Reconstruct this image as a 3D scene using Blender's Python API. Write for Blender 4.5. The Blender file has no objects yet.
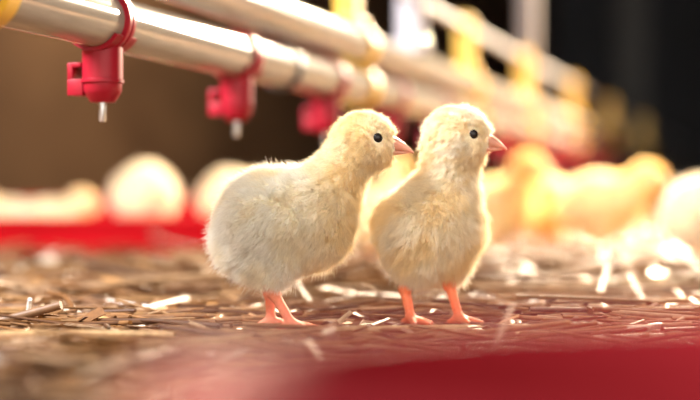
import bpy, bmesh, math
import numpy as np
from mathutils import Vector, Matrix

SC = bpy.context.scene
COL = SC.collection
rng = np.random.default_rng(7)

# ------------------------------------------------------------------ camera
F, CX, HY, CAMH = 1556.0, 350.0, 197.0, 0.0640      # focal length in px, centre column, horizon row, lens height
cam_d = bpy.data.cameras.new('camera')
cam_d.sensor_width = 36.0
cam_d.lens = F / 700.0 * 36.0
cam_d.clip_start = 0.01
cam_d.dof.use_dof = True
cam_d.dof.focus_distance = 0.750
cam_d.dof.aperture_fstop = 3.8
cam = bpy.data.objects.new('camera', cam_d)
cam.location = (0, 0, CAMH)
cam.rotation_euler = (math.radians(90) - math.atan((200 - HY) / F), 0, 0)
COL.objects.link(cam)
SC.camera = cam

# ------------------------------------------------------------------ view, world, lights
SC.view_settings.view_transform = 'Standard'
SC.view_settings.look = 'None'
SC.view_settings.gamma = 1.0
SC.view_settings.use_curve_mapping = False
SC.view_settings.exposure = 0.40
world = bpy.data.worlds.new('daylight')
SC.world = world
world.use_nodes = True
bg = world.node_tree.nodes['Background']
bg.inputs['Color'].default_value = (1.0, 0.91, 0.80, 1)
bg.inputs['Strength'].default_value = 2.5


def area_light(name, loc, target, size, power, color, shape='DISK', size_y=None, spread=180):
    d = bpy.data.lights.new(name, 'AREA')
    d.shape = shape
    d.size = size
    if size_y:
        d.size_y = size_y
    d.energy = power
    d.color = color
    d.spread = math.radians(spread)
    o = bpy.data.objects.new(name, d)
    o.location = loc
    o.rotation_euler = (Vector(target) - Vector(loc)).to_track_quat('-Z', 'Y').to_euler()
    COL.objects.link(o)
    return o


# heat lamp hanging over the flock behind on the right, then three added fills
area_light('brooder_lamp_light', (0.50, 2.90, 0.92), (0.76, 1.80, 0.0), 0.14, 90, (1.0, 0.80, 0.56), spread=88)
area_light('pipe_fill_light', (1.15, 2.65, 0.75), (0.45, 1.85, 0.10), 0.14, 48, (1.0, 0.80, 0.58), spread=100)  # unseen warm fill, added to brighten the right side of the pipes
area_light('front_left_fill_light', (-0.88, 0.42, 1.05), (-0.12, 0.95, 0.05), 0.6, 60, (0.98, 0.98, 1.0))  # soft cool fill added at front left for the chicks and the tray
area_light('wall_wash_light', (-0.15, 3.70, 1.25), (-0.72, 4.1, 0.25), 0.30, 8, (1.0, 0.84, 0.66), spread=130)  # unseen wash light, added to lift the brown side wall

# ------------------------------------------------------------------ helpers


def px(x, y, Y):
    """world point seen at a photo pixel at depth Y"""
    return Vector(((x - CX) / F * Y, Y, CAMH + (HY - y) / F * Y))


def obj(name, me, mat=None, parent=None, smooth=True):
    o = bpy.data.objects.new(name, me)
    COL.objects.link(o)
    if mat is not None and hasattr(me, 'materials') and not me.materials:
        me.materials.append(mat)
    if parent is not None:
        o.parent = parent
    if smooth and isinstance(me, bpy.types.Mesh):
        me.polygons.foreach_set('use_smooth', np.ones(len(me.polygons), dtype=bool))
        try:
            me.set_sharp_from_angle(angle=math.radians(38))
        except Exception:
            pass
    return o


def tag(o, label=None, cat=None, group=None, kind=None):
    if label: o['label'] = label
    if cat: o['category'] = cat
    if group: o['group'] = group
    if kind: o['kind'] = kind
    return o


def empty(name, loc, rz=0.0, scale=1.0):
    o = bpy.data.objects.new(name, None)
    o.empty_display_size = 0.02
    o.location = loc
    o.rotation_euler = (0, 0, rz)
    o.scale = (scale,) * 3
    COL.objects.link(o)
    return o


def copy_tree(o, parent=None):
    c = o.copy()
    COL.objects.link(c)
    c.parent = parent
    for ch in list(o.children):
        copy_tree(ch, c)
    return c


def mesh_from(verts, faces, name='mesh'):
    me = bpy.data.meshes.new(name)
    me.from_pydata([tuple(v) for v in verts], [], [tuple(f) for f in faces])
    me.update()
    return me


def bm_mesh(bm, name='mesh'):
    bmesh.ops.recalc_face_normals(bm, faces=bm.faces)
    me = bpy.data.meshes.new(name)
    bm.to_mesh(me)
    bm.free()
    return me


def lathe(profile, axis='z', seg=32, cap=False, bm=None, offset=(0, 0, 0)):
    """profile: list of (r, h) turned about an axis"""
    bm = bm or bmesh.new()
    ox, oy, oz = offset
    rings = []
    for r, h in profile:
        ring = []
        if r < 1e-7:
            p = {'z': (0, 0, h), 'x': (h, 0, 0)}[axis]
            ring = [bm.verts.new((p[0] + ox, p[1] + oy, p[2] + oz))]
        else:
            for i in range(seg):
                a = 2 * math.pi * i / seg
                c, s = r * math.cos(a), r * math.sin(a)
                p = {'z': (c, s, h), 'x': (h, c, s)}[axis]
                ring.append(bm.verts.new((p[0] + ox, p[1] + oy, p[2] + oz)))
        rings.append(ring)
    for a, b in zip(rings[:-1], rings[1:]):
        if len(a) == 1 and len(b) == 1:
            continue
        for i in range(seg):
            j = (i + 1) % seg
            if len(a) == 1:
                bm.faces.new((a[0], b[i], b[j]))
            elif len(b) == 1:
                bm.faces.new((a[i], a[j], b[0]))
            else:
                bm.faces.new((a[i], a[j], b[j], b[i]))
    if cap:
        for r in (rings[0], rings[-1]):
            if len(r) > 2:
                bm.faces.new(r)
    return bm


def box(bm, x0, x1, y0, y1, z0, z1, bevel=0.0):
    vs = [bm.verts.new(p) for p in ((x0, y0, z0), (x1, y0, z0), (x1, y1, z0), (x0, y1, z0),
                                    (x0, y0, z1), (x1, y0, z1), (x1, y1, z1), (x0, y1, z1))]
    fs = [bm.faces.new([vs[i] for i in f]) for f in
          ((0, 3, 2, 1), (4, 5, 6, 7), (0, 1, 5, 4), (1, 2, 6, 5), (2, 3, 7, 6), (3, 0, 4, 7))]
    if bevel > 0:
        es = list({e for f in fs for e in f.edges})
        bmesh.ops.bevel(bm, geom=es, offset=bevel, segments=2, affect='EDGES', profile=0.5)
    return bm


def tube_path(pts, radii, seg=8, bm=None, cap=True):
    bm = bm or bmesh.new()
    pts = [Vector(p) for p in pts]
    n = len(pts)
    if not hasattr(radii, '__len__'):
        radii = [radii] * n
    t0 = (pts[1] - pts[0]).normalized()
    up = Vector((0, 0, 1)) if abs(t0.z) < 0.9 else Vector((1, 0, 0))
    a = t0.cross(up).normalized()
    rings = []
    for i, p in enumerate(pts):
        t = (pts[min(i + 1, n - 1)] - pts[max(i - 1, 0)]).normalized()
        a = (a - t * a.dot(t)).normalized()
        b = t.cross(a)
        rings.append([bm.verts.new(p + (a * math.cos(2 * math.pi * k / seg) + b * math.sin(2 * math.pi * k / seg)) * radii[i])
                      for k in range(seg)])
    for r, s in zip(rings[:-1], rings[1:]):
        for k in range(seg):
            j = (k + 1) % seg
            bm.faces.new((r[k], r[j], s[j], s[k]))
    if cap:
        bm.faces.new(rings[0])
        bm.faces.new(rings[-1])
    return bm


# ------------------------------------------------------------------ materials


def new_mat(name):
    m = bpy.data.materials.new(name)
    m.use_nodes = True
    nt = m.node_tree
    return m, nt, nt.nodes['Principled BSDF']


def noise_mix(nt, c0, c1, scale, detail=4, stretch=(1, 1, 1), lo=0.35, hi=0.65):
    tc = nt.nodes.new('ShaderNodeTexCoord')
    mp = nt.nodes.new('ShaderNodeMapping')
    mp.inputs['Scale'].default_value = stretch
    nz = nt.nodes.new('ShaderNodeTexNoise')
    nz.inputs['Scale'].default_value = scale
    nz.inputs['Detail'].default_value = detail
    rp = nt.nodes.new('ShaderNodeValToRGB')
    rp.color_ramp.elements[0].position = lo
    rp.color_ramp.elements[1].position = hi
    rp.color_ramp.elements[0].color = (*c0, 1)
    rp.color_ramp.elements[1].color = (*c1, 1)
    nt.links.new(tc.outputs['Object'], mp.inputs['Vector'])
    nt.links.new(mp.outputs['Vector'], nz.inputs['Vector'])
    nt.links.new(nz.outputs['Fac'], rp.inputs['Fac'])
    return nz, rp


def simple(name, c0, c1=None, rough=0.5, scale=60, metallic=0.0, bump=0.0, spec=0.5, stretch=(1, 1, 1), sss=0.0, transmission=0.0):
    m, nt, b = new_mat(name)
    c1 = c1 or tuple(min(1, c * 1.12) for c in c0)
    nz, rp = noise_mix(nt, c0, c1, scale, stretch=stretch)
    nt.links.new(rp.outputs['Color'], b.inputs['Base Color'])
    b.inputs['Roughness'].default_value = rough
    b.inputs['Metallic'].default_value = metallic
    b.inputs['Specular IOR Level'].default_value = spec
    if transmission:
        b.inputs['Transmission Weight'].default_value = transmission
    if sss:
        b.inputs['Subsurface Weight'].default_value = sss
        b.inputs['Subsurface Radius'].default_value = (0.004, 0.0015, 0.0008)
        b.inputs['Subsurface Scale'].default_value = 1.0
    if bump:
        bp = nt.nodes.new('ShaderNodeBump')
        bp.inputs['Strength'].default_value = bump
        bp.inputs['Distance'].default_value = 0.002
        nt.links.new(nz.outputs['Fac'], bp.inputs['Height'])
        nt.links.new(bp.outputs['Normal'], b.inputs['Normal'])
    return m


def attr_mat(name, rough=0.6, translucent=0.0, spec=0.3, scale=400, var=0.25, sss=0.0):
    """base colour from the 'col' attribute with a fine noise variation"""
    m, nt, b = new_mat(name)
    at = nt.nodes.new('ShaderNodeAttribute')
    at.attribute_name = 'col'
    nz, rp = noise_mix(nt, (1 - var,) * 3, (1.0,) * 3, scale, detail=3)
    mx = nt.nodes.new('ShaderNodeMix')
    mx.data_type = 'RGBA'
    mx.blend_type = 'MULTIPLY'
    mx.inputs[0].default_value = 1.0
    nt.links.new(at.outputs['Color'], mx.inputs[6])
    nt.links.new(rp.outputs['Color'], mx.inputs[7])
    nt.links.new(mx.outputs[2], b.inputs['Base Color'])
    b.inputs['Roughness'].default_value = rough
    b.inputs['Specular IOR Level'].default_value = spec
    if sss:
        b.inputs['Subsurface Weight'].default_value = sss
        b.inputs['Subsurface Radius'].default_value = (0.006, 0.002, 0.001)
        b.inputs['Subsurface Scale'].default_value = 1.0
    if translucent:
        tr = nt.nodes.new('ShaderNodeBsdfTranslucent')
        ms = nt.nodes.new('ShaderNodeMixShader')
        ms.inputs[0].default_value = translucent
        nt.links.new(mx.outputs[2], tr.inputs['Color'])
        nt.links.new(b.outputs[0], ms.inputs[1])
        nt.links.new(tr.outputs[0], ms.inputs[2])
        nt.links.new(ms.outputs[0], nt.nodes['Material Output'].inputs['Surface'])
    return m


M_RED = simple('red_plastic', (0.27, 0.005, 0.016), (0.30, 0.007, 0.020), rough=0.40, scale=30, spec=0.28)
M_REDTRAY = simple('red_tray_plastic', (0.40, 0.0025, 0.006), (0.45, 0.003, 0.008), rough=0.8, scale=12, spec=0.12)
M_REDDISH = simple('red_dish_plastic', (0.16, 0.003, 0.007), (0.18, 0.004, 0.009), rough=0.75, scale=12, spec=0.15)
M_PIPE = simple('pipe_aluminium', (0.30, 0.272, 0.235), (0.34, 0.31, 0.27), rough=0.13, scale=40, metallic=0.08, spec=0.28, stretch=(1, 12, 12))
M_STEEL = simple('steel', (0.55, 0.58, 0.60), (0.65, 0.67, 0.68), rough=0.28, scale=80, metallic=0.9)
M_DARKRING = simple('grey_rubber', (0.06, 0.06, 0.065), (0.09, 0.09, 0.10), rough=0.45)
M_YELLOW = simple('yellow_plastic', (0.66, 0.38, 0.028), (0.72, 0.44, 0.04), rough=0.42, scale=30)
M_TUBE = simple('grey_plastic_tube', (0.45, 0.44, 0.48), (0.52, 0.50, 0.55), rough=0.30, scale=30)
M_BEIGE = simple('beige_plastic_tube', (0.15, 0.13, 0.12), (0.18, 0.155, 0.14), rough=0.45, scale=30)
M_WIRE = simple('galvanised_wire', (0.24, 0.23, 0.23), (0.30, 0.29, 0.28), rough=0.6, metallic=0.1, scale=120)
M_FLOOR = simple('litter_floor', (0.085, 0.036, 0.014), (0.19, 0.090, 0.034), rough=0.85, scale=55, bump=0.6, stretch=(0.5, 1.6, 1), spec=0.2)
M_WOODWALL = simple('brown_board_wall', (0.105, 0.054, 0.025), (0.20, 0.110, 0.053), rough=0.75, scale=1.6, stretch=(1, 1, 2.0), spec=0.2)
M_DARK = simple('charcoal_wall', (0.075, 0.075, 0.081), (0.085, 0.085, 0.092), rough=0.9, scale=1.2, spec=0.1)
M_POST = simple('dark_post', (0.060, 0.058, 0.055), (0.075, 0.072, 0.068), rough=0.8, scale=3)
M_STRAW = attr_mat('straw', rough=0.50, translucent=0.20, spec=0.35, scale=300, var=0.30)
M_BODY = attr_mat('chick_skin', rough=0.60, spec=0.12, scale=700, var=0.14, sss=0.35)
M_DOWN = attr_mat('chick_down', rough=0.65, translucent=0.48, spec=0.15, scale=60, var=0.04)
M_BEAK = simple('chick_beak', (0.58, 0.27, 0.19), (0.66, 0.33, 0.24), rough=0.36, scale=250, sss=0.3)
M_EYE = simple('chick_eye', (0.006, 0.005, 0.006), (0.012, 0.009, 0.009), rough=0.10, scale=90, spec=0.25)
M_NOSTRIL = simple('nostril', (0.20, 0.07, 0.05), (0.24, 0.09, 0.06), rough=0.6)

# ------------------------------------------------------------------ the setting
TAN = 0.2763                                   # the house, its walls and its drinker line run along (TAN, 1)
TH = math.atan(TAN)
U = Vector((math.sin(TH), math.cos(TH), 0))
ROTZ = math.pi / 2 - TH                        # local +x along the line

# floor of packed litter, gently uneven
gx = np.concatenate([np.linspace(-2.6, -0.7, 12), np.linspace(-0.6, 0.9, 60), np.linspace(1.0, 6.5, 24)])
gy = np.concatenate([np.linspace(-1.5, 0.1, 8), np.linspace(0.15, 2.6, 90), np.linspace(2.75, 12.5, 40)])


def ground_z(x, y):
    z = 0.0022 * np.sin(x * 23 + 1.1) * np.cos(y * 19) + 0.0018 * np.sin(x * 41 + y * 33 + 0.4)
    return z - 0.0035


XX, YY = np.meshgrid(gx, gy)
ZZ = ground_z(XX, YY)
V = np.stack([XX, YY, ZZ], -1).reshape(-1, 3)
nx_, ny_ = len(gx), len(gy)
Fq = [(j * nx_ + i, j * nx_ + i + 1, (j + 1) * nx_ + i + 1, (j + 1) * nx_ + i) for j in range(ny_ - 1) for i in range(nx_ - 1)]
floor = tag(obj('floor', mesh_from(V, Fq), M_FLOOR), 'brown litter floor strewn with straw', 'floor', kind='structure')


def slab(name, p0, p1, thick, z0, z1, mat, label, cat):
    d = Vector((p1[0] - p0[0], p1[1] - p0[1], 0))
    L = d.length
    bm = box(bmesh.new(), 0, L, 0, thick, z0, z1)
    o = obj(name, bm_mesh(bm), mat, smooth=False)
    o.location = (p0[0], p0[1], 0)
    o.rotation_euler = (0, 0, math.atan2(d.y, d.x))
    return tag(o, label, cat, kind='structure')


WL0 = Vector((-0.787 - TAN * 5.0, -1.5, 0))
WL1 = Vector((-0.787 + TAN * 8.5, 12.0, 0))
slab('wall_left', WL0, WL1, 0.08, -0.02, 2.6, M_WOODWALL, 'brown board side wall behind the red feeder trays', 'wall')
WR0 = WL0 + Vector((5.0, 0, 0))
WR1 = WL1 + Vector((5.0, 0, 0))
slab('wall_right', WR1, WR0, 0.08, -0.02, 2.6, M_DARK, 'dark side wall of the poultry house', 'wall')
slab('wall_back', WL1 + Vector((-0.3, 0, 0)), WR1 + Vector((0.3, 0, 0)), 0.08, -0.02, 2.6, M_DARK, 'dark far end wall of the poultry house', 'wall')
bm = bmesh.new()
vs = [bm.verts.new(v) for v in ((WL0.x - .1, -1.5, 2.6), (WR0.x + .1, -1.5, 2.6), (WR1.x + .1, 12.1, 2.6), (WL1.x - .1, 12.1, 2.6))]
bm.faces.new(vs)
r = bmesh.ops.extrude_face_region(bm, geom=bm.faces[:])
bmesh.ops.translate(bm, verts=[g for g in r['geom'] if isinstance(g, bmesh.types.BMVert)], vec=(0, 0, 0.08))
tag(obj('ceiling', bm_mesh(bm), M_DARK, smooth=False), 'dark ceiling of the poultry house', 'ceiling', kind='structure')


# ------------------------------------------------------------------ drinker line
def line_pt(Y, z=0.0):
    return Vector((-0.1272 + TAN * (Y - 0.8), Y, z))


ZW, ZS, ZT = 0.1545, 0.1885, 0.2520              # water pipe, support pipe, top wire
RW, RS = 0.01425, 0.0135
Y_START, Y_END = -0.6, 9.5


def straight_pipe(name, z, r, mat, label, cat, wall=0.0018, seg=40, y0=Y_START, y1=Y_END):
    L = (y1 - y0) / math.cos(TH)
    bm = lathe([(r - wall, 0), (r, 0), (r, L), (r - wall, L), (r - wall, 0)], 'x', seg)
    o = obj(name, bm_mesh(bm), mat)
    p = line_pt(y0, z)
    o.location = p
    o.rotation_euler = (0, 0, ROTZ)
    return tag(o, label, cat)


straight_pipe('water_pipe', ZW, RW, M_PIPE, 'shiny pale metal water pipe carrying the red nipple drinkers', 'pipe')
straight_pipe('support_pipe', ZS, RS, M_PIPE, 'pale metal support pipe running just above the water pipe', 'pipe')
straight_pipe('perch_guard_wire', ZT, 0.0045, M_WIRE, 'thin grey rod above the support pipe, through the yellow hanger tops', 'wire', wall=0.002, seg=16)


def make_nipple():
    root = empty('nipple_drinker', (0, 0, 0), ROTZ)
    # clamp band round the pipe
    ri, ro = RW + 0.0001, RW + 0.0030
    prof = [(ri, -0.0045), (ro - 0.0006, -0.0045), (ro, -0.0038), (ro, -0.0012), (ro - 0.0009, -0.0008), (ro - 0.0009, 0.0008),
            (ro, 0.0012), (ro, 0.0038), (ro - 0.0006, 0.0045), (ri, 0.0045), (ri, -0.0045)]
    obj('clamp_ring', bm_mesh(lathe(prof, 'x', 40)), M_RED, root)
    # saddle flange under the pipe: a curved plate following the pipe
    bm = bmesh.new()
    n, hw = 18, 0.0125
    top = []
    for i in range(n + 1):
        a = math.radians(-90 - 58 + 116 * i / n)
        row = []
        for x in (-hw, hw):
            for rr in (RW + 0.0002, RW + 0.0022):
                row.append(bm.verts.new((x, rr * math.cos(a), rr * math.sin(a))))
        top.append(row)
    for a, b in zip(top[:-1], top[1:]):
        bm.faces.new((a[0], a[2], b[2], b[0]))
        bm.faces.new((a[1], b[1], b[3], a[3]))
        bm.faces.new((a[0], b[0], b[1], a[1]))
        bm.faces.new((a[2], a[3], b[3], b[2]))
    for row in (top[0], top[-1]):
        bm.faces.new((row[0], row[1], row[3], row[2]))
    obj('saddle', bm_mesh(bm), M_RED, root)
    # turned body below
    z0 = -RW + 0.002
    prof = [(0, z0 - 0.001), (0.0104, z0 - 0.001), (0.0104, -0.0300), (0.0110, -0.0304), (0.0110, -0.0318), (0.0100, -0.0324),
            (0.0098, -0.0362), (0.0090, -0.0376), (0.0068, -0.0412), (0.0060, -0.0420), (0.0026, -0.0420), (0, -0.0418)]
    obj('body', bm_mesh(lathe(prof, 'z', 36)), M_RED, root)
    # slotted drip-cup bracket on the side
    bm = bmesh.new()
    box(bm, -0.0060, 0.0060, 0.0085, 0.0172, -0.0385, -0.0300, 0.0006)
    box(bm, -0.0060, 0.0060, 0.0140, 0.0172, -0.0305, -0.0215, 0.0006)
    box(bm, -0.0060, 0.0060, 0.0095, 0.0150, -0.0240, -0.0215, 0.0005)
    obj('bracket', bm_mesh(bm), M_RED, root)
    # steel trigger pin
    prof = [(0, -0.0410), (0.0024, -0.0415), (0.0024, -0.0432), (0.0019, -0.0435), (0.0019, -0.0508), (0.0016, -0.0518), (0, -0.0519)]
    obj('trigger_pin', bm_mesh(lathe(prof, 'z', 16)), M_STEEL, root)
    return root


nip_labels = [
    'nearest and sharpest red nipple drinker with a grey steel pin, at upper left',
    'second red nipple drinker from the left, slightly blurred, before the grey pipe ring',
    'third red nipple drinker from the left, just above the left chick\'s neck',
    'fourth red nipple drinker along the pipe, above the left chick\'s head',
    'fifth red nipple drinker along the pipe, between the heads of the two chicks',
    'sixth red nipple drinker along the pipe, behind the right chick\'s head',
    'seventh red nipple drinker along the pipe, just beyond the right chick\'s beak',
    'eighth red nipple drinker along the pipe, blurred right of the right chick\'s beak',
]
nip = make_nipple()
DY = 0.1975
for k in range(13):
    o = nip if k == 0 else copy_tree(nip)
    o.location = line_pt(0.8 + DY * k, ZW)
    lab = nip_labels[k] if k < len(nip_labels) else 'heavily blurred red nipple drinker far along the pipe, above the background chicks'
    tag(o, lab, 'nipple drinker', 'red nipple drinkers on the water pipe')

# grey joint ring on the pipe
rr = RW + 0.0024
bm = lathe([(RW + 0.0001, -0.003), (rr - 0.0004, -0.003), (rr, -0.002), (rr, 0.002), (rr - 0.0004, 0.003), (RW + 0.0001, 0.003), (RW + 0.0001, -0.003)], 'x', 40)
jr = tag(obj('joint_ring', bm_mesh(bm), M_DARKRING), 'dark grey ring round the water pipe after the second nipple', 'pipe ring')
jr.location = line_pt(1.086, ZW)
jr.rotation_euler = (0, 0, ROTZ)


def make_hanger():
    root = empty('pipe_hanger', (0, 0, 0), ROTZ)
    for nm, z, rp, x0, x1 in (('support_clip', ZS, RS, 0.012, 0.024), ('water_clip', ZW, RW, 0.014, 0.026)):
        ri, ro = rp + 0.0001, rp + 0.0036
        prof = [(ri, x0), (ro - 0.0005, x0), (ro, x0 + 0.0006), (ro, x1 - 0.0006), (ro - 0.0005, x1), (ri, x1), (ri, x0)]
        o = obj(nm, bm_mesh(lathe(prof, 'x', 32)), M_YELLOW, root)
        o.location = (0, 0, z)
    # saddle block resting on the support pipe
    bm = bmesh.new()
    box(bm, -0.024, 0.024, -0.0085, 0.0085, ZS + RS + 0.0002, ZS + RS + 0.0085, 0.002)
    obj('saddle', bm_mesh(bm), M_YELLOW, root)
    # upright tongue with a rounded head that holds the rod
    bm = bmesh.new()
    outl = []
    hw, ztop, zbot = 0.0095, ZT + 0.004, ZS + RS + 0.004
    for i in range(13):
        a = math.pi * i / 12
        outl.append((hw * math.cos(a), ztop + hw * math.sin(a)))
    outl += [(-hw * 0.9, zbot), (hw * 0.9, zbot)]
    f0 = [bm.verts.new((-0.020, y, z)) for y, z in outl]
    f1 = [bm.verts.new((-0.006, y, z)) for y, z in outl]
    bm.faces.new(f0)
    bm.faces.new(f1[::-1])
    for i in range(len(outl)):
        j = (i + 1) % len(outl)
        bm.faces.new((f0[i], f0[j], f1[j], f1[i]))
    obj('tongue', bm_mesh(bm), M_YELLOW, root)
    return root


hanger = make_hanger()
hang = [(0.658, 'yellow plastic pipe hanger at the top left corner of the picture'),
        (1.268, 'yellow plastic pipe hanger above the head of the left chick'),
        (1.735, 'bright yellow pipe hanger above and left of the right chick\'s head'),
        (2.130, 'yellow pipe hanger at the foot of the upright beige tube'),
        (2.62, 'blurred yellow pipe hanger just right of the upright beige tube'),
        (3.20, 'dim, far yellow pipe hanger, last but one before the dark wall'),
        (3.95, 'dim, farthest yellow pipe hanger against the dark wall')]
for i, (Y, lab) in enumerate(hang):
    o = hanger if i == 0 else copy_tree(hanger)
    p = line_pt(Y)
    o.location = p
    tag(o, lab, 'pipe hanger', 'yellow hangers on the drinker line')

# grey standpipe (pressure breather) and the beige drop tube on the line
def standpipe(name, Y, r, z0, z1, mat, label, cat, collar):
    root = empty(name, line_pt(Y, 0), ROTZ)
    obj('tube', bm_mesh(lathe([(r - 0.0012, z0), (r, z0), (r, z1), (r - 0.0012, z1)], 'z', 32)), mat, root)
    obj('collar', bm_mesh(lathe([(r, z0 - 0.001), (r + 0.003, z0 - 0.001), (r + 0.003, z0 + 0.010), (r, z0 + 0.012)], 'z', 32)), collar, root)
    return tag(root, label, cat)


standpipe('standpipe', 1.47, 0.014, ZS + RS, 0.75, M_TUBE, 'blurred pale grey upright tube on the support pipe, between two yellow hangers', 'tube', M_TUBE)
standpipe('drop_tube', 2.150, 0.0135, ZS + RS, 1.6, M_BEIGE, 'upright beige tube rising against the dark wall', 'tube', M_BEIGE)

# far post in the dark
p = px(630, 200, 7.2)
bm = box(bmesh.new(), -0.07, 0.07, -0.07, 0.07, 0, 2.6, 0.006)
post = tag(obj('roof_post', bm_mesh(bm), M_POST, smooth=False), 'faint dark roof post far behind on the right', 'post', kind='structure')
post.location = (p.x, p.y, 0)

# ------------------------------------------------------------------ red feeders
def round_dish(name, loc, R, h, mat, label):
    t = 0.0022
    prof = [(0, 0.004), (R - 0.018, 0.004), (R - 0.012, 0.006), (R - 0.006, h - 0.004), (R - 0.003, h - 0.0005), (R - 0.0005, h),
            (R + 0.002, h - 0.002), (R + 0.002, h - 0.005), (R, h - 0.0055), (R - 0.003, h - 0.006), (R - 0.0095, 0.003), (R - 0.014, 0.0), (0, 0.0)]
    o = obj(name, bm_mesh(lathe(prof, 'z', 96)), mat)
    o.location = loc
    return tag(o, label, 'feeder dish')


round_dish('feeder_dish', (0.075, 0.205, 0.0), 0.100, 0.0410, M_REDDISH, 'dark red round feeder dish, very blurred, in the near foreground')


def tray(name, loc, hx, hy, h, rz, mat, label, cat, rad=0.05, flare=0.012):
    bm = bmesh.new()

    def loop(inset, z):
        pts = []
        a, b, rd = hx - inset, hy - inset, max(0.004, rad - inset)
        for cxs, cys, a0 in ((1, 1, 0), (-1, 1, 90), (-1, -1, 180), (1, -1, 270)):
            for i in range(9):
                t = math.radians(a0 + 90 * i / 8)
                pts.append(bm.verts.new((cxs * (a - rd) + rd * math.cos(t), cys * (b - rd) + rd * math.sin(t), z)))
        return pts
    loops = [loop(flare + 0.004, 0.0), loop(0.004, h - 0.006), loop(-0.001, h - 0.005), loop(-0.001, h - 0.001), loop(0.0015, h), loop(0.004, h - 0.001),
             loop(0.006, h - 0.006), loop(flare + 0.007, 0.005)]
    bm.faces.new(loops[0])
    for a, b in zip(loops[:-1], loops[1:]):
        n = len(a)
        for i in range(n):
            j = (i + 1) % n
            bm.faces.new((a[i], a[j], b[j], b[i]))
    bm.faces.new(loops[-1])
    o = obj(name, bm_mesh(bm), mat)
    o.location = loc
    o.rotation_euler = (0, 0, rz)
    return tag(o, label, cat)


tray('feeder_tray', (-0.285, 1.775, 0.0), 0.215, 0.165, 0.044, 0.0, M_REDTRAY, 'bright red feeder tray on the straw with pale chicks standing in it', 'feeder tray')
tray('feeder_trough', (-0.30, 2.24, 0.0), 0.30, 0.09, 0.060, 0.04, M_REDTRAY, 'red feeder trough behind the red tray, below the brown wall', 'feeder trough', rad=0.03)

# ------------------------------------------------------------------ chicks: implicit surface -> one continuous mesh


def sd_ell(P, c, r, R=None):
    q = P - np.asarray(c, np.float32)
    if R is not None:
        q = q @ R.astype(np.float32)
    r = np.asarray(r, np.float32)
    k0 = np.sqrt(((q / r) ** 2).sum(-1))
    k1 = np.sqrt(((q / (r * r)) ** 2).sum(-1)) + 1e-6
    return k0 * (k0 - 1) / k1


def sd_cone(P, a, b, ra, rb):
    a = np.asarray(a, np.float32)
    b = np.asarray(b, np.float32)
    ba = b - a
    t = np.clip(((P - a) @ ba) / (ba @ ba), 0, 1)
    d = np.sqrt((((P - a) - t[..., None] * ba) ** 2).sum(-1))
    return d - (ra + (rb - ra) * t)


def smin(a, b, k):
    h = np.clip(0.5 + 0.5 * (b - a) / k, 0, 1)
    return b * (1 - h) + a * h - k * h * (1 - h)


def rot_y(deg):
    a = math.radians(deg)
    return np.array([[math.cos(a), 0, math.sin(a)], [0, 1, 0], [-math.sin(a), 0, math.cos(a)]])


def rot_z(deg):
    a = math.radians(deg)
    return np.array([[math.cos(a), -math.sin(a), 0], [math.sin(a), math.cos(a), 0], [0, 0, 1]])


def prim_eval(P, p):
    if p[0] == 'e':
        return sd_ell(P, p[1], p[2], p[3] if len(p) > 3 else None)
    return sd_cone(P, p[1], p[2], p[3], p[4])


def chick_field(P, spec, what='all'):
    f = None
    for p, k in spec['torso']:
        d = prim_eval(P, p)
        f = d if f is None else smin(f, d, k)
    torso = f
    if what == 'torso':
        return torso
    g = None
    for p, k in spec['legs']:
        d = prim_eval(P, p)
        g = d if g is None else smin(g, d, k)
    if g is None:
        return torso
    if what == 'both':
        return torso, g
    return smin(torso, g, 2.5)


def surface_nets(f, origin, h):
    nx, ny, nz = f.shape
    ins = f < 0
    c = [(i, j, k) for i in (0, 1) for j in (0, 1) for k in (0, 1)]

    def sh(a, o):
        return a[o[0]:nx - 1 + o[0], o[1]:ny - 1 + o[1], o[2]:nz - 1 + o[2]]
    cnt = np.zeros((nx - 1, ny - 1, nz - 1), np.int16)
    for o in c:
        cnt += sh(ins, o)
    act = (cnt > 0) & (cnt < 8)
    idx = -np.ones(act.shape, np.int64)
    ids = np.argwhere(act)
    idx[act] = np.arange(len(ids))
    corner = {o: f[ids[:, 0] + o[0], ids[:, 1] + o[1], ids[:, 2] + o[2]] for o in c}
    acc = np.zeros((len(ids), 3))
    n = np.zeros(len(ids))
    for a in c:
        for ax in range(3):
            if a[ax] == 0:
                b = list(a)
                b[ax] = 1
                b = tuple(b)
                fa, fb = corner[a], corner[b]
                m = (fa < 0) != (fb < 0)
                t = np.where(m, fa / np.where(m, fa - fb, 1), 0)
                p = np.array(a, float)[None].repeat(len(ids), 0)
                p[:, ax] = t
                acc += np.where(m[:, None], p, 0)
                n += m
    verts = (ids + acc / n[:, None]) * h + origin
    faces = []
    for ax in range(3):
        o = [0, 0, 0]
        o[ax] = 1
        a = ins[:nx - o[0], :ny - o[1], :nz - o[2]]
        b = ins[o[0]:, o[1]:, o[2]:]
        e = np.argwhere(a != b)
        u, v = [(1, 2), (2, 0), (0, 1)][ax]
        ok = (e[:, u] > 0) & (e[:, v] > 0) & (e[:, u] < f.shape[u] - 1) & (e[:, v] < f.shape[v] - 1)
        e = e[ok]
        du = np.zeros(3, int)
        du[u] = 1
        dv = np.zeros(3, int)
        dv[v] = 1
        q = np.stack([idx[tuple((e - du - dv).T)], idx[tuple((e - dv).T)], idx[tuple(e.T)], idx[tuple((e - du).T)]], 1)
        flip = ~a[tuple(e.T)]
        q[flip] = q[flip][:, ::-1]
        faces.append(q)
    return verts, np.concatenate(faces)


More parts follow.
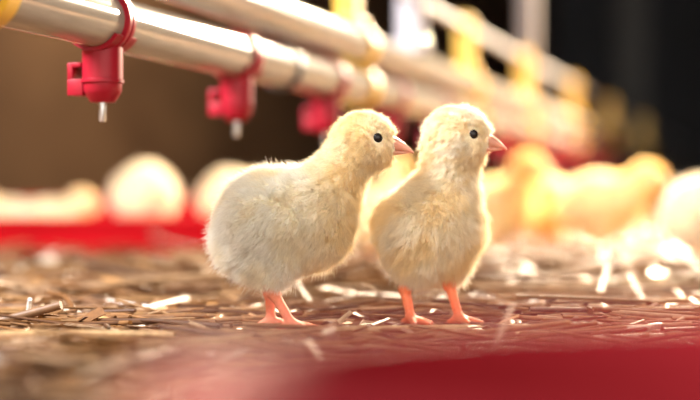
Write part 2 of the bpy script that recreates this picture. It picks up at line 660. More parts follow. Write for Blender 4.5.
def np_mesh(verts, quads, name='mesh'):
    me = bpy.data.meshes.new(name)
    me.vertices.add(len(verts))
    me.vertices.foreach_set('co', np.asarray(verts, np.float32).ravel())
    nq, w = quads.shape
    me.loops.add(nq * w)
    me.loops.foreach_set('vertex_index', quads.astype(np.int32).ravel())
    me.polygons.add(nq)
    me.polygons.foreach_set('loop_start', np.arange(0, nq * w, w, dtype=np.int32))
    me.polygons.foreach_set('loop_total', np.full(nq, w, np.int32))
    me.update(calc_edges=True)
    return me


def wave(P, L, seed):
    """smooth pseudo noise vector in [-1,1]^3, wavelength about L"""
    r = np.random.default_rng(seed)
    out = np.zeros((len(P), 3))
    for i in range(5):
        k = r.normal(size=3)
        k *= 2 * math.pi / L / np.linalg.norm(k) * r.uniform(0.7, 1.5)
        ph = r.uniform(0, 6.28, 3)
        d = P @ k
        out += np.sin(d[:, None] + ph)
    return out / 2.6


def lerp(a, b, t):
    return np.asarray(a) * (1 - t)[:, None] + np.asarray(b) * t[:, None]


def sstep(a, b, x):
    t = np.clip((x - a) / (b - a), 0, 1)
    return t * t * (3 - 2 * t)


def leg_prims(hip, hock, ankle, heading, spread=30, toe=12.0):
    """leg in mm: feathered thigh handled by the torso; shank, three front toes, hind toe"""
    out = [(('c', hip, hock, 4.6, 2.9), 3.0), (('c', hock, ankle, 2.7, 2.1), 1.5), (('e', hock, (3.1, 2.9, 3.2)), 2.0),
           (('e', (ankle[0], ankle[1], ankle[2]), (2.8, 2.8, 2.2)), 2.0)]
    claws = []
    for a, L in ((0, toe * 1.15), (spread, toe * 0.92), (-spread, toe * 0.92), (180, toe * 0.5)):
        t = math.radians(heading + a)
        c, s = math.cos(t), math.sin(t)
        mid = (ankle[0] + c * L * 0.55, ankle[1] + s * L * 0.55, 2.2)
        end = (ankle[0] + c * L, ankle[1] + s * L, 1.3)
        tip = (ankle[0] + c * (L + 2.6), ankle[1] + s * (L + 2.6), 0.6)
        out.append((('c', ankle, mid, 1.9, 1.6), 1.2))
        out.append((('c', mid, end, 1.7, 1.25), 0.8))
        out.append((('c', end, tip, 0.9, 0.35), 0.6))
        claws.append(tip)
    return out, claws


def make_beak(hd, Rh, spec):
    """hooked two-part beak in head space (mm), head points along +x"""
    bm = bmesh.new()
    L = spec.get('beak', 13.0)
    n, seg = 10, 20
    rows = []
    for i in range(n + 1):
        t = i / n
        x = -3.0 + (L + 3.0) * t
        top = 4.6 * (1 - t ** 1.9) - 3.4 * t ** 2.4 + 0.5 * math.sin(t * math.pi)
        bot = -2.4 * (1 - t) - 3.7 * t
        w = 5.2 * (1 - t ** 1.25) + 0.25
        zc, hz = (top + bot) / 2, max(0.28, (top - bot) / 2)
        rows.append([bm.verts.new((x, w * math.cos(2 * math.pi * k / seg), zc + hz * math.sin(2 * math.pi * k / seg))) for k in range(seg)])
    for a, b in zip(rows[:-1], rows[1:]):
        for k in range(seg):
            j = (k + 1) % seg
            bm.faces.new((a[k], a[j], b[j], b[k]))
    bm.faces.new(rows[0])
    bm.faces.new(rows[-1])
    rows = []
    for i in range(n + 1):
        t = i / n
        x = -3.0 + (L * 0.84 + 3.0) * t
        top = -2.2 * (1 - t) - 3.3 * t
        bot = -6.2 * (1 - t ** 1.5) - 3.9 * t ** 1.5
        w = 4.7 * (1 - t ** 1.4) + 0.2
        zc, hz = (top + bot) / 2, max(0.2, (top - bot) / 2)
        rows.append([bm.verts.new((x, w * math.cos(2 * math.pi * k / seg), zc + hz * math.sin(2 * math.pi * k / seg))) for k in range(seg)])
    for a, b in zip(rows[:-1], rows[1:]):
        for k in range(seg):
            j = (k + 1) % seg
            bm.faces.new((a[k], a[j], b[j], b[k]))
    bm.faces.new(rows[0])
    bm.faces.new(rows[-1])
    for v in bm.verts:
        p = Rh @ (np.array(v.co) + np.array(spec['beak_off'])) + hd
        v.co = p * 0.001
    return bm_mesh(bm)


def ico(center_mm, r_mm, scl=(1, 1, 1), R=None, sub=3):
    bm = bmesh.new()
    bmesh.ops.create_icosphere(bm, subdivisions=sub, radius=1.0)
    for v in bm.verts:
        p = np.array(v.co) * np.array(scl) * r_mm
        if R is not None:
            p = R @ p
        v.co = (p + np.array(center_mm)) * 0.001
    return bm_mesh(bm)


def build_chick(name, spec, label, group, h=0.9, n_hair=42000, hair_r=0.085, seed=1, with_nostril=True):
    root = empty(name, (0, 0, 0))
    hd = np.array(spec['head'], float)                      # head centre
    Rh = rot_z(spec.get('head_yaw', 0)) @ rot_y(spec.get('head_pitch', 0))
    hr = np.array(spec.get('head_r', (14.0, 12.6, 12.6)))
    torso = list(spec['torso'])
    torso.append((('c', spec['neck0'], tuple(hd + Rh @ np.array((-3, 0, -3))), spec['neck_r'][0], spec['neck_r'][1]), 9.0))
    torso.append((('e', tuple(hd), tuple(hr), Rh), 6.0))
    torso.append((('e', tuple(hd + Rh @ np.array((5.5, 0, -3.6))), (9.6, 10.4, 8.4), Rh), 4.0))
    torso.append((('e', tuple(hd + Rh @ np.array((8.2, 0, -1.2))), (6.4, 6.0, 6.2), Rh), 3.0))
    s = dict(torso=torso, legs=spec['legs'])
    allp = [p[0] for p in torso + spec['legs']]
    lo = np.full(3, 1e9)
    hi = -lo
    for p in allp:
        pts = [np.array(p[1])] if p[0] == 'e' else [np.array(p[1]), np.array(p[2])]
        rad = max(p[2]) if p[0] == 'e' else max(p[3], p[4])
        for q in pts:
            lo = np.minimum(lo, q - rad)
            hi = np.maximum(hi, q + rad)
    lo -= 4 * h
    hi += 4 * h
    ax = [np.arange(lo[i], hi[i], h, dtype=np.float32) for i in range(3)]
    f = np.empty((len(ax[0]), len(ax[1]), len(ax[2])), np.float32)
    YZ = np.stack(np.meshgrid(ax[1], ax[2], indexing='ij'), -1)
    for i0 in range(0, len(ax[0]), 16):
        xs = ax[0][i0:i0 + 16]
        P = np.empty((len(xs),) + YZ.shape[:2] + (3,), np.float32)
        P[..., 0] = xs[:, None, None]
        P[..., 1:] = YZ[None]
        f[i0:i0 + 16] = chick_field(P, s)
    verts, quads = surface_nets(f, lo, h)
    me = np_mesh(verts * 0.001, quads)
    # colours
    tq, lg = chick_field(verts.astype(np.float32), s, 'both') if spec['legs'] else (np.zeros(len(verts)), np.full(len(verts), 9.0))
    legw = sstep(-0.6, 1.2, tq - lg)
    c_down, c_leg = (np.array(spec['c_body']) + np.array(spec['c_yellow'])) * 0.48, np.array(spec['c_leg'])
    col = lerp(c_down, c_leg, legw)
    if spec.get('claws'):
        dcl = np.min(np.stack([np.linalg.norm(verts - np.array(c), axis=1) for c in spec['claws']]), 0)
        col = lerp(col, col * 0 + (0.45, 0.26, 0.19), 1 - sstep(1.6, 2.6, dcl))
    a = me.attributes.new('col', 'FLOAT_COLOR', 'POINT')
    a.data.foreach_set('color', np.concatenate([col, np.ones((len(col), 1))], 1).astype(np.float32).ravel())
    body = obj('body', me, M_BODY, root)
    # eyes
    eyes = []
    for sgn in (1, -1):
        d = Rh @ np.array((7.4, sgn * 10.0, 1.0))
        # march from the head centre outwards to the surface
        u = d / np.linalg.norm(d)
        ts = np.linspace(4, 20, 200)
        Pm = (hd + ts[:, None] * u).astype(np.float32)
        ff = chick_field(Pm, s, 'torso')
        t = ts[np.argmax(ff > 0)]
        c = hd + u * (t - 1.35)
        eyes.append(hd + u * t)
        e = obj('eye', ico(c, 2.75, (1.0, 0.92, 1.0), Rh), M_EYE, root)
        # thin bare eyelid rim
    bk = obj('beak', make_beak(hd, Rh, spec), M_BEAK, root)
    if with_nostril:
        for sgn in (1, -1):
            c = hd + Rh @ (np.array(spec['beak_off']) + np.array((3.0, sgn * 3.5, 2.6)))
            obj('nostril', ico(c, 0.8, (1.3, 0.7, 0.6), Rh, 2), M_NOSTRIL, bk)
    # down: hair strands rooted on the body
    r = np.random.default_rng(seed)
    tri = np.concatenate([quads[:, [0, 1, 2]], quads[:, [0, 2, 3]]])
    A, B, C = verts[tri[:, 0]], verts[tri[:, 1]], verts[tri[:, 2]]
    area = np.linalg.norm(np.cross(B - A, C - A), axis=1)
    m = (A + B + C) / 3
    lw = legw[tri].mean(1)
    dens = area * (1 - sstep(0.25, 0.7, lw))
    dh = np.linalg.norm(m - hd, axis=1)
    dens *= 1 + 0.9 * (1 - sstep(14, 24, dh))
    pick = r.choice(len(tri), size=n_hair, p=dens / dens.sum())
    b1, b2 = r.random(n_hair), r.random(n_hair)
    fl = b1 + b2 > 1
    b1[fl], b2[fl] = 1 - b1[fl], 1 - b2[fl]
    P = A[pick] + b1[:, None] * (B - A)[pick] + b2[:, None] * (C - A)[pick]
    # keep eyes and beak clear
    beak_c = hd + Rh @ (np.array(spec['beak_off']) + np.array((1.0, 0, -1.0)))
    de = np.minimum(np.linalg.norm(P - eyes[0], axis=1), np.linalg.norm(P - eyes[1], axis=1))
    db = np.linalg.norm(P - beak_c, axis=1)
    keep = (de > 2.3) & (db > 6.2)
    P, de, db = P[keep], de[keep], db[keep]
    n = len(P)
    eps = 0.4
    G = np.stack([chick_field((P + np.eye(3)[i] * eps).astype(np.float32), s, 'torso') - chick_field((P - np.eye(3)[i] * eps).astype(np.float32), s, 'torso')
                  for i in range(3)], 1).astype(float)
    G /= np.linalg.norm(G, axis=1)[:, None] + 1e-9
    headw = 1 - sstep(13, 30, np.linalg.norm(P - hd, axis=1))
    facew = 1 - sstep(2.5, 7.5, np.minimum(de, db))
    # flow: backwards and down over the body, backwards over the head
    flow = np.array(spec.get('flow', (-0.75, 0, -0.62)))[None] * (1 - headw)[:, None] + (Rh @ np.array((-0.9, 0, -0.35)))[None] * headw[:, None]
    flow = flow - G * (flow * G).sum(1)[:, None]
    fluff = lerp((spec.get('fluff', 0.85),) * 1, (0.70,), headw)[:, 0]
    D = G * fluff[:, None] + flow * 0.50 + wave(P, 11, seed) * 0.18 + wave(P, 3.4, seed + 5) * 0.36 + r.normal(size=(n, 3)) * 0.20
    D /= np.linalg.norm(D, axis=1)[:, None]
    length = (5.3 * (1 - headw) + 3.3 * headw) * (1 - 0.58 * facew) * r.uniform(0.55, 1.15, n)
    length *= 1 + 0.18 * wave(P, 8, seed + 9)[:, 0]
    guard = r.random(n) < 0.05
    length = np.clip(np.where(guard, length * 1.12, length), 0.8, 9.5)
    D = np.where(guard[:, None], D * 0.6 + G * 0.6, D)
    NP = 5
    ts = np.linspace(0, 1, NP)
    sag = flow * 0.30 + np.array((0, 0, -0.10)) + wave(P, 5, seed + 3) * 0.16 + r.normal(size=(n, 3)) * 0.10
    K = P[:, None] - G[:, None] * 0.3 + (D[:, None] * ts[None, :, None] + sag[:, None] * (ts ** 2)[None, :, None]) * length[:, None, None]
    K[..., 2] = np.maximum(K[..., 2], 1.0)
    cu = bpy.data.hair_curves.new('down')
    cu.add_curves([NP] * n)
    cu.position_data.foreach_set('vector', (K * 0.001).astype(np.float32).ravel())
    rad = hair_r * np.array([1.0, 0.95, 0.8, 0.55, 0.22])
    ra = cu.attributes.get('radius') or cu.attributes.new('radius', 'FLOAT', 'POINT')
    ra.data.foreach_set('value', (np.tile(rad, n) * 0.001).astype(np.float32))
    # natural colour of the down: yellow head and flanks, paler body
    w1 = sstep(-0.35, 0.75, wave(P, 26, seed + 20)[:, 0] + 0.5 * wave(P, 7, seed + 21)[:, 1])
    yl = np.array(spec['c_yellow'])
    wh = np.array(spec['c_body'])
    yw = np.clip(w1 * spec.get('patch', 0.5) + headw * spec.get('head_yellow', 0.5) + spec.get('neck_yellow', 0.5) * sstep(*spec.get('neck_ramp', (4, 26)), P[:, 0]) * (1 - headw), 0, 1)
    hc = lerp(wh, yl, yw) * r.uniform(0.80, 1.06, n)[:, None]
    hc = np.clip(hc, 0, 0.97)
    ca = cu.attributes.new('col', 'FLOAT_COLOR', 'CURVE')
    ca.data.foreach_set('color', np.concatenate([hc, np.ones((n, 1))], 1).astype(np.float32).ravel())
    cu.materials.append(M_DOWN)
    obj('down', cu, None, root)
    return tag(root, label, 'chick', group)


# ---- left foreground chick: side view, leaning forward
lgN, clN = leg_prims((-7, -9, 24), (-4.8, -9.5, 18), (4.2, -10, 3.2), -6, 32, 11.5)
lgF, clF = leg_prims((-10, 8, 24), (-8.5, 8.5, 17.5), (-8.0, 9, 3.2), 4, 32, 11.0)
chick_a = dict(
    torso=[(('e', (-6, 0, 53.2), (25.5, 22.5, 24.2), rot_y(6)), 6),
           (('e', (-17.5, 0, 42.5), (15.0, 16.5, 15.5)), 10),
           (('e', (14, 0, 53), (18.0, 18.0, 20.5), rot_y(-20)), 10),
           (('e', (-5, -10, 33), (11, 8.0, 11.0)), 7), (('e', (-8, 10, 33), (11, 8.0, 11.0)), 7),
           (('e', (-10, -20.5, 53), (18, 5.0, 12.0), rot_y(16)), 4), (('e', (-10, 20.5, 53), (18, 5.0, 12.0), rot_y(16)), 4)],
    legs=lgN + lgF, claws=clN + clF,
    head=(39.4, 0, 93.0), head_pitch=3, head_yaw=-4, neck0=(20, 0, 66), neck_r=(14.5, 10.6), beak=13.7, beak_off=(11.0, 0, -1.4),
    c_body=(0.96, 0.93, 0.85), c_yellow=(0.95, 0.79, 0.48), c_leg=(0.78, 0.30, 0.19), patch=0.34, head_yellow=0.62, neck_yellow=0.55)
# ---- right foreground chick: breast towards us, head in profile
YB = -52.0


def loc_b(wx, wy, z):                        # offset in world axes (mm) -> the chick's own axes
    a = math.radians(-YB)
    return (wx * math.cos(a) - wy * math.sin(a), wx * math.sin(a) + wy * math.cos(a), z)


lgL, clL = leg_prims(loc_b(-12.0, 0, 25), loc_b(-13.8, -3, 18), loc_b(-11.0, -7, 3.2), 4, 34, 11.0)
lgR, clR = leg_prims(loc_b(8.0, 0, 26), loc_b(8.8, 0, 20), loc_b(13.5, -5, 3.2), 22, 34, 11.0)
chick_b = dict(
    torso=[(('e', (-3, 0, 47.5), (20, 22.0, 24.0), rot_y(-14)), 6),
           (('e', (7, 0, 51), (16, 20.5, 20.5)), 9),
           (('e', (-14, 0, 44), (13, 15, 14)), 10),
           (('e', (-1, -11, 33), (11, 8.5, 11)), 7), (('e', (-1, 11, 33), (11, 8.5, 11)), 7),
           (('e', (-3, -21.0, 50), (15, 4.8, 13.0), rot_y(28)), 4), (('e', (-3, 21.0, 50), (15, 4.8, 13.0), rot_y(28)), 4)],
    legs=lgL + lgR, claws=clL + clR,
    head=(13.0, 6.0, 95.0), head_pitch=4, head_yaw=46, head_r=(15.0, 13.4, 13.6), neck0=(7, 5.0, 70), neck_r=(13.0, 11.6), beak=13.4, beak_off=(11.6, 0, -1.4),
    c_body=(0.96, 0.91, 0.80), c_yellow=(0.95, 0.79, 0.49), c_leg=(0.82, 0.25, 0.12), patch=0.55, head_yellow=0.10, neck_yellow=0.35, neck_ramp=(-10, 18), flow=(-0.45, 0, -0.85))

ca_ = build_chick('chick', chick_a, 'yellow chick in profile leaning forward, left of the two sharp chicks on straw', 'sharp chicks in the foreground', h=0.85, n_hair=90000, seed=3)
ca_.location = (px(285, 0, 0.77).x, 0.77, -0.001)
ca_.rotation_euler = (0, 0, math.radians(-3))
cb_ = build_chick('chick', chick_b, 'upright pale chick with its breast to us, right of the two sharp chicks', 'sharp chicks in the foreground', h=0.85, n_hair=90000, seed=11)
cb_.location = (px(432, 0, 0.79).x, 0.79, -0.0005)
cb_.rotation_euler = (0, 0, math.radians(YB))

# ---- background chicks (three poses)
lg1, cl1 = leg_prims((-4, -9, 20), (-3, -9.5, 15.5), (3, -10, 3.2), 0, 32, 11)
lg2, cl2 = leg_prims((-7, 9, 20), (-6, 9.5, 15.5), (-3, 10, 3.2), 0, 32, 11)
base_torso = [(('e', (-8, 0, 49), (28, 23.5, 25.5), rot_y(4)), 6), (('e', (-21, 0, 41), (16, 17, 16)), 12), (('e', (14, 0, 48), (18, 18.5, 20)), 11),
              (('e', (-5, -10, 28), (12, 8.5, 13)), 8), (('e', (-5, 10, 28), (12, 8.5, 13)), 8),
              (('e', (-9, -21, 50), (19, 5, 12)), 4), (('e', (-9, 21, 50), (19, 5, 12)), 4)]
common = dict(c_body=(0.92, 0.81, 0.56), c_yellow=(0.92, 0.64, 0.22), c_leg=(0.80, 0.28, 0.15), beak=12.4, beak_off=(13.2, 0, -1.2))
pose_low = dict(common, torso=base_torso, legs=lg1 + lg2, head=(37, 0, 72), head_pitch=14, neck0=(20, 0, 58), neck_r=(15, 11.5), patch=0.6, head_yellow=0.6, neck_yellow=0.5)
pose_up = dict(common, torso=base_torso, legs=lg1 + lg2, head=(30, 2, 88), head_pitch=6, head_yaw=20, neck0=(15, 0, 62), neck_r=(15.5, 11.5), patch=0.5, head_yellow=0.5, neck_yellow=0.4)
pose_sit = dict(dict(common, c_body=(0.92, 0.86, 0.74)), torso=[(('e', (-6, 0, 26), (30, 25, 25)), 6), (('e', (-24, 0, 24), (15, 17, 15)), 12), (('e', (15, 0, 26), (17, 19, 18)), 11),
                               (('e', (-8, -22, 27), (19, 5, 12)), 4), (('e', (-8, 22, 27), (19, 5, 12)), 4)],
                legs=[], head=(30, 0, 50), head_pitch=8, head_yaw=15, neck0=(17, 0, 34), neck_r=(15, 11.5), patch=0.3, head_yellow=0.4, neck_yellow=0.2)
GB = 'blurred chicks in the background'
pose_pale = dict(pose_low, head=(37, 0, 60), head_pitch=30, neck0=(20, 0, 52), c_body=(0.92, 0.86, 0.72), patch=0.15, head_yellow=0.3, neck_yellow=0.2)
proto = {'pale': build_chick('chick', pose_pale, 'x', GB, h=1.3, n_hair=9000, hair_r=0.17, seed=24, with_nostril=False),
         'low': build_chick('chick', pose_low, 'x', GB, h=1.3, n_hair=9000, hair_r=0.17, seed=21, with_nostril=False),
         'up': build_chick('chick', pose_up, 'x', GB, h=1.3, n_hair=9000, hair_r=0.17, seed=22, with_nostril=False),
         'sit': build_chick('chick', pose_sit, 'x', GB, h=1.3, n_hair=9000, hair_r=0.17, seed=23, with_nostril=False)}
used = set()
TRAYZ = 0.0052
back = [  # pose, photo column, depth, base height, yaw, scale, label
    ('low', 606, 1.60, 0.0, -4, 1.16, 'blurred yellow chick facing right with sunlit back and orange face, at right'),
    ('up', 546, 1.78, 0.0, 120, 1.12, 'blurred chick with a white sunlit side, behind the tail of the right-facing yellow chick'),
    ('up', 503, 1.70, 0.0, -35, 1.10, 'blurred yellow chick just right of the right sharp chick\'s breast'),
    ('pale', 712, 1.32, 0.0, 8, 1.06, 'blurred white chick cut off by the right edge of the picture'),
    ('up', 384, 1.42, 0.0, 55, 1.02, 'blurred cream chick glimpsed between the two sharp chicks'),
    ('pale', 146, 1.70, TRAYZ, 88, 1.24, 'round pale blurred chick standing in the red tray, back towards us'),
    ('pale', 232, 1.80, TRAYZ, 70, 1.16, 'pale blurred chick in the red tray, partly hidden by the left sharp chick\'s rump'),
    ('sit', 54, 1.76, TRAYZ, 20, 1.05, 'blurred white chick resting in the red tray, left of the round one'),
    ('sit', 6, 1.84, TRAYZ, 160, 1.05, 'blurred pale chick at the left edge of the picture, in the red tray'),
]
for pose, col_, Y, z, yaw, sc_, lab in back:
    if pose in used:
        o = copy_tree(proto[pose])
    else:
        o = proto[pose]
        used.add(pose)
    o.location = ((col_ - CX) / F * Y, Y, z)
    o.rotation_euler = (0, 0, math.radians(yaw))
    o.scale = (sc_,) * 3
    tag(o, lab, 'chick', GB)

# ------------------------------------------------------------------ straw
PAL = np.array((0.74, 0.61, 0.47)) * np.array([(0.36, 0.205, 0.092), (0.27, 0.145, 0.064), (0.45, 0.295, 0.155), (0.15, 0.075, 0.038), (0.60, 0.46, 0.33), (0.34, 0.18, 0.068), (0.21, 0.108, 0.055)])
PALW = np.array([0.24, 0.20, 0.18, 0.12, 0.08, 0.12, 0.06])


def wedge(n, y0, y1, power=1.0, xlo=-60, xhi=760):
    Y = y0 + (y1 - y0) * r_.random(n) ** power
    X = (r_.uniform(xlo, xhi, n) - CX) / F * Y
    return X, Y


def stalk_batch(n, y0, y1, Lr, Rr, z_top, tilt, power, seg=5, rings=4, ang_sd=0.5):
    X, Y = wedge(n, y0, y1, power)
    L = r_.uniform(*Lr, n)
    R = r_.uniform(*Rr, n)
    ang = r_.normal(0, ang_sd, n) + (r_.random(n) < 0.22) * r_.uniform(-1.5, 1.5, n)
    tl = r_.normal(0, tilt, n)
    T = np.stack([np.cos(ang) * np.cos(tl), np.sin(ang) * np.cos(tl), np.sin(tl)], 1)
    zc = ground_z(X, Y) + R + z_top * r_.random(n) ** 1.6 + np.abs(np.sin(tl)) * L * 0.36
    ctr = np.stack([X, Y, zc], 1)
    side = np.cross(T, (0, 0, 1.0))
    side /= np.linalg.norm(side, axis=1)[:, None]
    up = np.cross(side, T)
    bend = r_.normal(0, 0.05, n)
    bendu = r_.normal(0, 0.02, n)
    vs = np.empty((n, rings, seg, 3))
    for i in range(rings):
        t = i / (rings - 1) - 0.5
        c = ctr + T * (t * L)[:, None] + side * (bend * L * (t * t * 4 - 0.5))[:, None] + up * (bendu * L * (t * t * 4 - 0.5))[:, None]
        rr = R * (1.0 if 0 < i < rings - 1 else 0.9)
        for k in range(seg):
            a = 2 * math.pi * k / seg
            vs[:, i, k] = c + side * (rr * math.cos(a))[:, None] + up * (rr * 0.8 * math.sin(a))[:, None]
    base = (np.arange(n) * rings * seg)[:, None]
    q = []
    for i in range(rings - 1):
        for k in range(seg):
            j = (k + 1) % seg
            q.append([i * seg + k, i * seg + j, (i + 1) * seg + j, (i + 1) * seg + k])
    q = np.array(q)
    quads = (base[:, :, None] + q[None].reshape(1, -1, 4)).reshape(-1, 4)
    c = PAL[r_.choice(len(PAL), n, p=PALW)] * r_.uniform(0.8, 1.15, n)[:, None]
    cols = np.repeat(c, rings * seg, 0)
    return vs.reshape(-1, 3), quads, cols


def flake_batch(n, y0, y1, Lr, Wr, z_top, power):
    X, Y = wedge(n, y0, y1, power)
    L, W = r_.uniform(*Lr, n) / 2, r_.uniform(*Wr, n) / 2
    ang = r_.normal(0, 0.8, n)
    tl, rl = r_.normal(0, 0.22, n), r_.normal(0, 0.5, n)
    T = np.stack([np.cos(ang) * np.cos(tl), np.sin(ang) * np.cos(tl), np.sin(tl)], 1)
    s0 = np.cross(T, (0, 0, 1.0))
    s0 /= np.linalg.norm(s0, axis=1)[:, None]
    u0 = np.cross(s0, T)
    S = s0 * np.cos(rl)[:, None] + u0 * np.sin(rl)[:, None]
    Un = np.cross(S, T)
    z = ground_z(X, Y) + 0.0006 + z_top * r_.random(n) ** 1.5 + np.abs(np.sin(tl)) * L + np.abs(np.sin(rl)) * W
    c0 = np.stack([X, Y, z], 1)
    vs = np.empty((n, 2, 3, 2, 3))
    for h_ in range(2):
        for i in range(3):
            for j in range(2):
                cur = (0.25 if i == 1 else -0.10)
                vs[:, h_, i, j] = c0 + T * ((i - 1) * L)[:, None] + S * ((j * 2 - 1) * W)[:, None] + Un * (cur * W + (h_ - 0.5) * 0.0005)[:, None]
    vid = lambda h_, i, j: (h_ * 3 + i) * 2 + j
    q = []
    for i in range(2):
        q.append([vid(1, i, 0), vid(1, i + 1, 0), vid(1, i + 1, 1), vid(1, i, 1)])
        q.append([vid(0, i, 0), vid(0, i, 1), vid(0, i + 1, 1), vid(0, i + 1, 0)])
        for j in range(2):
            q.append([vid(0, i, j), vid(0, i + 1, j), vid(1, i + 1, j), vid(1, i, j)])
    for i in (0, 2):
        q.append([vid(0, i, 0), vid(1, i, 0), vid(1, i, 1), vid(0, i, 1)])
    q = np.array(q)
    quads = ((np.arange(n) * 12)[:, None, None] + q[None]).reshape(-1, 4)
    c = PAL[r_.choice(len(PAL), n, p=PALW)] * r_.uniform(0.9, 1.2, n)[:, None]
    pale = r_.random(n) < 0.10
    c[pale] = np.array((0.76, 0.64, 0.50)) * r_.uniform(0.85, 1.1, (pale.sum(), 1))
    return vs.reshape(-1, 3), quads, np.repeat(np.clip(c, 0, 0.95), 12, 0)


def stuff_mesh(name, batches, label, cat):
    vs, qs, cs, off = [], [], [], 0
    for v, q, c in batches:
        vs.append(v)
        qs.append(q + off)
        cs.append(c)
        off += len(v)
    vs, qs, cs = np.concatenate(vs), np.concatenate(qs), np.concatenate(cs)
    # keep straw out of the red dish, the trays and the feet's landing spots
    me = np_mesh(vs, qs)
    a = me.attributes.new('col', 'FLOAT_COLOR', 'POINT')
    a.data.foreach_set('color', np.concatenate([cs, np.ones((len(cs), 1))], 1).astype(np.float32).ravel())
    o = obj(name, me, M_STRAW, smooth=False)
    me.polygons.foreach_set('use_smooth', np.ones(len(me.polygons), dtype=bool))
    return tag(o, label, cat, kind='stuff')


r_ = np.random.default_rng(5)
CHICKS = [o for o in COL.objects if o.get('category') == 'chick']
FEET = []
for o, pts in ((ca_, [(4.2, -10), (-8, 9), (12, -11)]), (cb_, [loc_b(-11, -7, 0)[:2], loc_b(13.5, -5, 0)[:2]])):
    for q in pts:
        w = Matrix.Rotation(o.rotation_euler.z, 3, 'Z') @ Vector((q[0], q[1], 0)) * 0.001 + o.location
        FEET.append((w.x, w.y))


def cull(batch, per):
    """drop pieces that would stand inside the dish or the feeder trays"""
    v, q, c = batch
    n = len(v) // per
    P = v.reshape(n, per, 3)
    bad = ((np.hypot(P[..., 0] - 0.075, P[..., 1] - 0.205) < 0.104)
           | ((np.abs(P[..., 0] + 0.285) < 0.218) & (np.abs(P[..., 1] - 1.775) < 0.168))
           | (P[..., 0] < -0.70 + TAN * (P[..., 1] - 3.5))
           | ((np.abs(P[..., 0] + 0.30) < 0.306) & (np.abs(P[..., 1] - 2.24) < 0.106))).any(1)
    for fx, fy in FEET:
        bad |= ((np.abs(P[..., 0] - fx) < 0.013) & (P[..., 1] < fy + 0.010) & (P[..., 1] > fy - 0.075) & (P[..., 2] > -0.0002)).any(1)
    for o in CHICKS:
        bad |= ((np.hypot(P[..., 0] - o.location.x, P[..., 1] - o.location.y) < 0.036) & (P[..., 2] > (0.012 if o.location.y < 1 else -1))).any(1)
    keep = ~bad
    qn = q.reshape(n, -1, 4)
    remap = np.cumsum(keep) - 1
    q2 = (qn - (np.arange(n) * per)[:, None, None] + (remap * per)[:, None, None])[keep].reshape(-1, 4)
    return P[keep].reshape(-1, 3), q2, c.reshape(n, per, -1)[keep].reshape(-1, c.shape[-1])


stuff_mesh('straw_litter', [
    cull(stalk_batch(2600, 0.64, 0.84, (0.03, 0.15), (0.0006, 0.0018), 0.0035, 0.03, 1.0, ang_sd=0.3), 20),
    cull(stalk_batch(3600, 0.36, 1.00, (0.025, 0.13), (0.0006, 0.0017), 0.0035, 0.04, 1.0), 20),
    cull(stalk_batch(3800, 0.95, 2.40, (0.03, 0.16), (0.0008, 0.0021), 0.008, 0.07, 1.2), 20),
    cull(stalk_batch(2600, 2.30, 7.00, (0.05, 0.22), (0.0014, 0.0030), 0.014, 0.09, 1.4), 20),
], 'loose brown and golden straw stalks strewn over the floor', 'straw')
stuff_mesh('wood_shavings', [
    cull(flake_batch(3000, 0.36, 1.05, (0.003, 0.016), (0.0015, 0.006), 0.003, 1.0), 12),
    cull(flake_batch(3600, 1.0, 2.60, (0.006, 0.026), (0.003, 0.010), 0.008, 1.1), 12),
    cull(flake_batch(1600, 2.5, 6.0, (0.010, 0.040), (0.005, 0.014), 0.010, 1.3), 12),
], 'pale chips and shavings scattered among the straw', 'shavings')


# single stalks the photograph shows clearly
def stalk(name, pts, r, color, label, cat='straw stalk', seg=10, taper=None, flat=1.0):
    # a depth of None means that point lies on the litter
    P = [px(x, y, Y if Y else (CAMH - r - 0.003) * F / (y - HY)) for x, y, Y in pts]
    n = len(P)
    base = P[0].copy()
    bm = tube_path([p - base for p in P], [r * (taper[i] if taper else 1) for i in range(n)], seg)
    me = bm_mesh(bm)
    a = me.attributes.new('col', 'FLOAT_COLOR', 'POINT')
    a.data.foreach_set('color', np.tile(np.array((*color, 1), np.float32), len(me.vertices)))
    o = obj(name, me, M_STRAW)
    o.location = base
    return tag(o, label, cat)


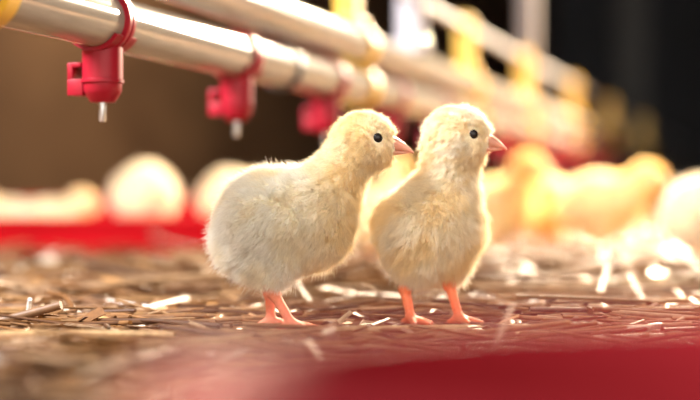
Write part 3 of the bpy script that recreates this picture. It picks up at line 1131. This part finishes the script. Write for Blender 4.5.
stalk('stick', [(-30, 329, 0.745), (10, 319, 0.742), (40, 311, 0.740), (61, 305, 0.738)], 0.0023, (0.22, 0.115, 0.055), 'thick brown stick poking in from the left edge above the straw', 'stick', taper=[1.1, 1.0, .95, .9])
stalk('straw_stalk', [(25, 327, 0.79), (28, 313, 0.79), (30, 299, 0.785)], 0.0011, (0.86, 0.84, 0.80), 'short white stalk standing upright behind the brown stick')
stalk('straw_stalk', [(-20, 335, None), (60, 333, None), (120, 334, None), (175, 335, None)], 0.0016, (0.56, 0.35, 0.16), 'long golden stalk lying flat below the brown stick at left')
stalk('straw_stalk', [(130, 347, None), (220, 340, None), (300, 333, None), (365, 328.5, None)], 0.0020, (0.46, 0.30, 0.15), 'thick tan stalk lying in front of the left chick\'s feet')
stalk('straw_stalk', [(66, 342, 0.690), (95, 336, 0.694), (130, 332, 0.698)], 0.0010, (0.30, 0.19, 0.12), 'thin dark stalk slanting across the golden stalk at left')
stalk('straw_stalk', [(330, 331, None), (390, 329, None), (450, 328, None), (530, 327, None)], 0.0018, (0.58, 0.38, 0.19), 'long golden stalk lying in front of the right chick\'s feet')
stalk('straw_stalk', [(338, 323, 0.755), (345, 317, 0.757), (351, 312, 0.758)], 0.0011, (0.66, 0.50, 0.30), 'short bent golden stalk between the two sharp chicks')
stalk('straw_stalk', [(563, 334, 0.74), (570, 327, 0.742), (578, 319, 0.745)], 0.0021, (0.24, 0.14, 0.09), 'short dark brown stub poking up at right')
stalk('straw_stalk', [(594, 337, None), (630, 336, None), (664, 335, None)], 0.0017, (0.70, 0.52, 0.36), 'pale cut stalk lying flat at right')
stalk('straw_stalk', [(655, 335, 0.74), (668, 326, 0.742), (684, 318, 0.745)], 0.0009, (0.52, 0.36, 0.20), 'thin stalk pointing up to the right at the right edge')
stalk('straw_stalk', [(628, 328, None), (645, 328, None), (660, 325, None)], 0.0016, (0.74, 0.60, 0.44), 'short pale stalk lying above the flat cut stalk at right')
stalk('straw_stalk', [(486, 360, 0.60), (500, 332, 0.61), (513, 304, 0.63)], 0.0012, (0.62, 0.44, 0.30), 'blurred slanting blade of straw rising in front, right of the right chick', taper=[1, .9, .5])
stalk('straw_stalk', [(108, 303, None), (150, 309, None), (186, 300, None)], 0.0022, (0.82, 0.76, 0.70), 'blurred white bent stalk on the litter behind the left chick\'s feet')
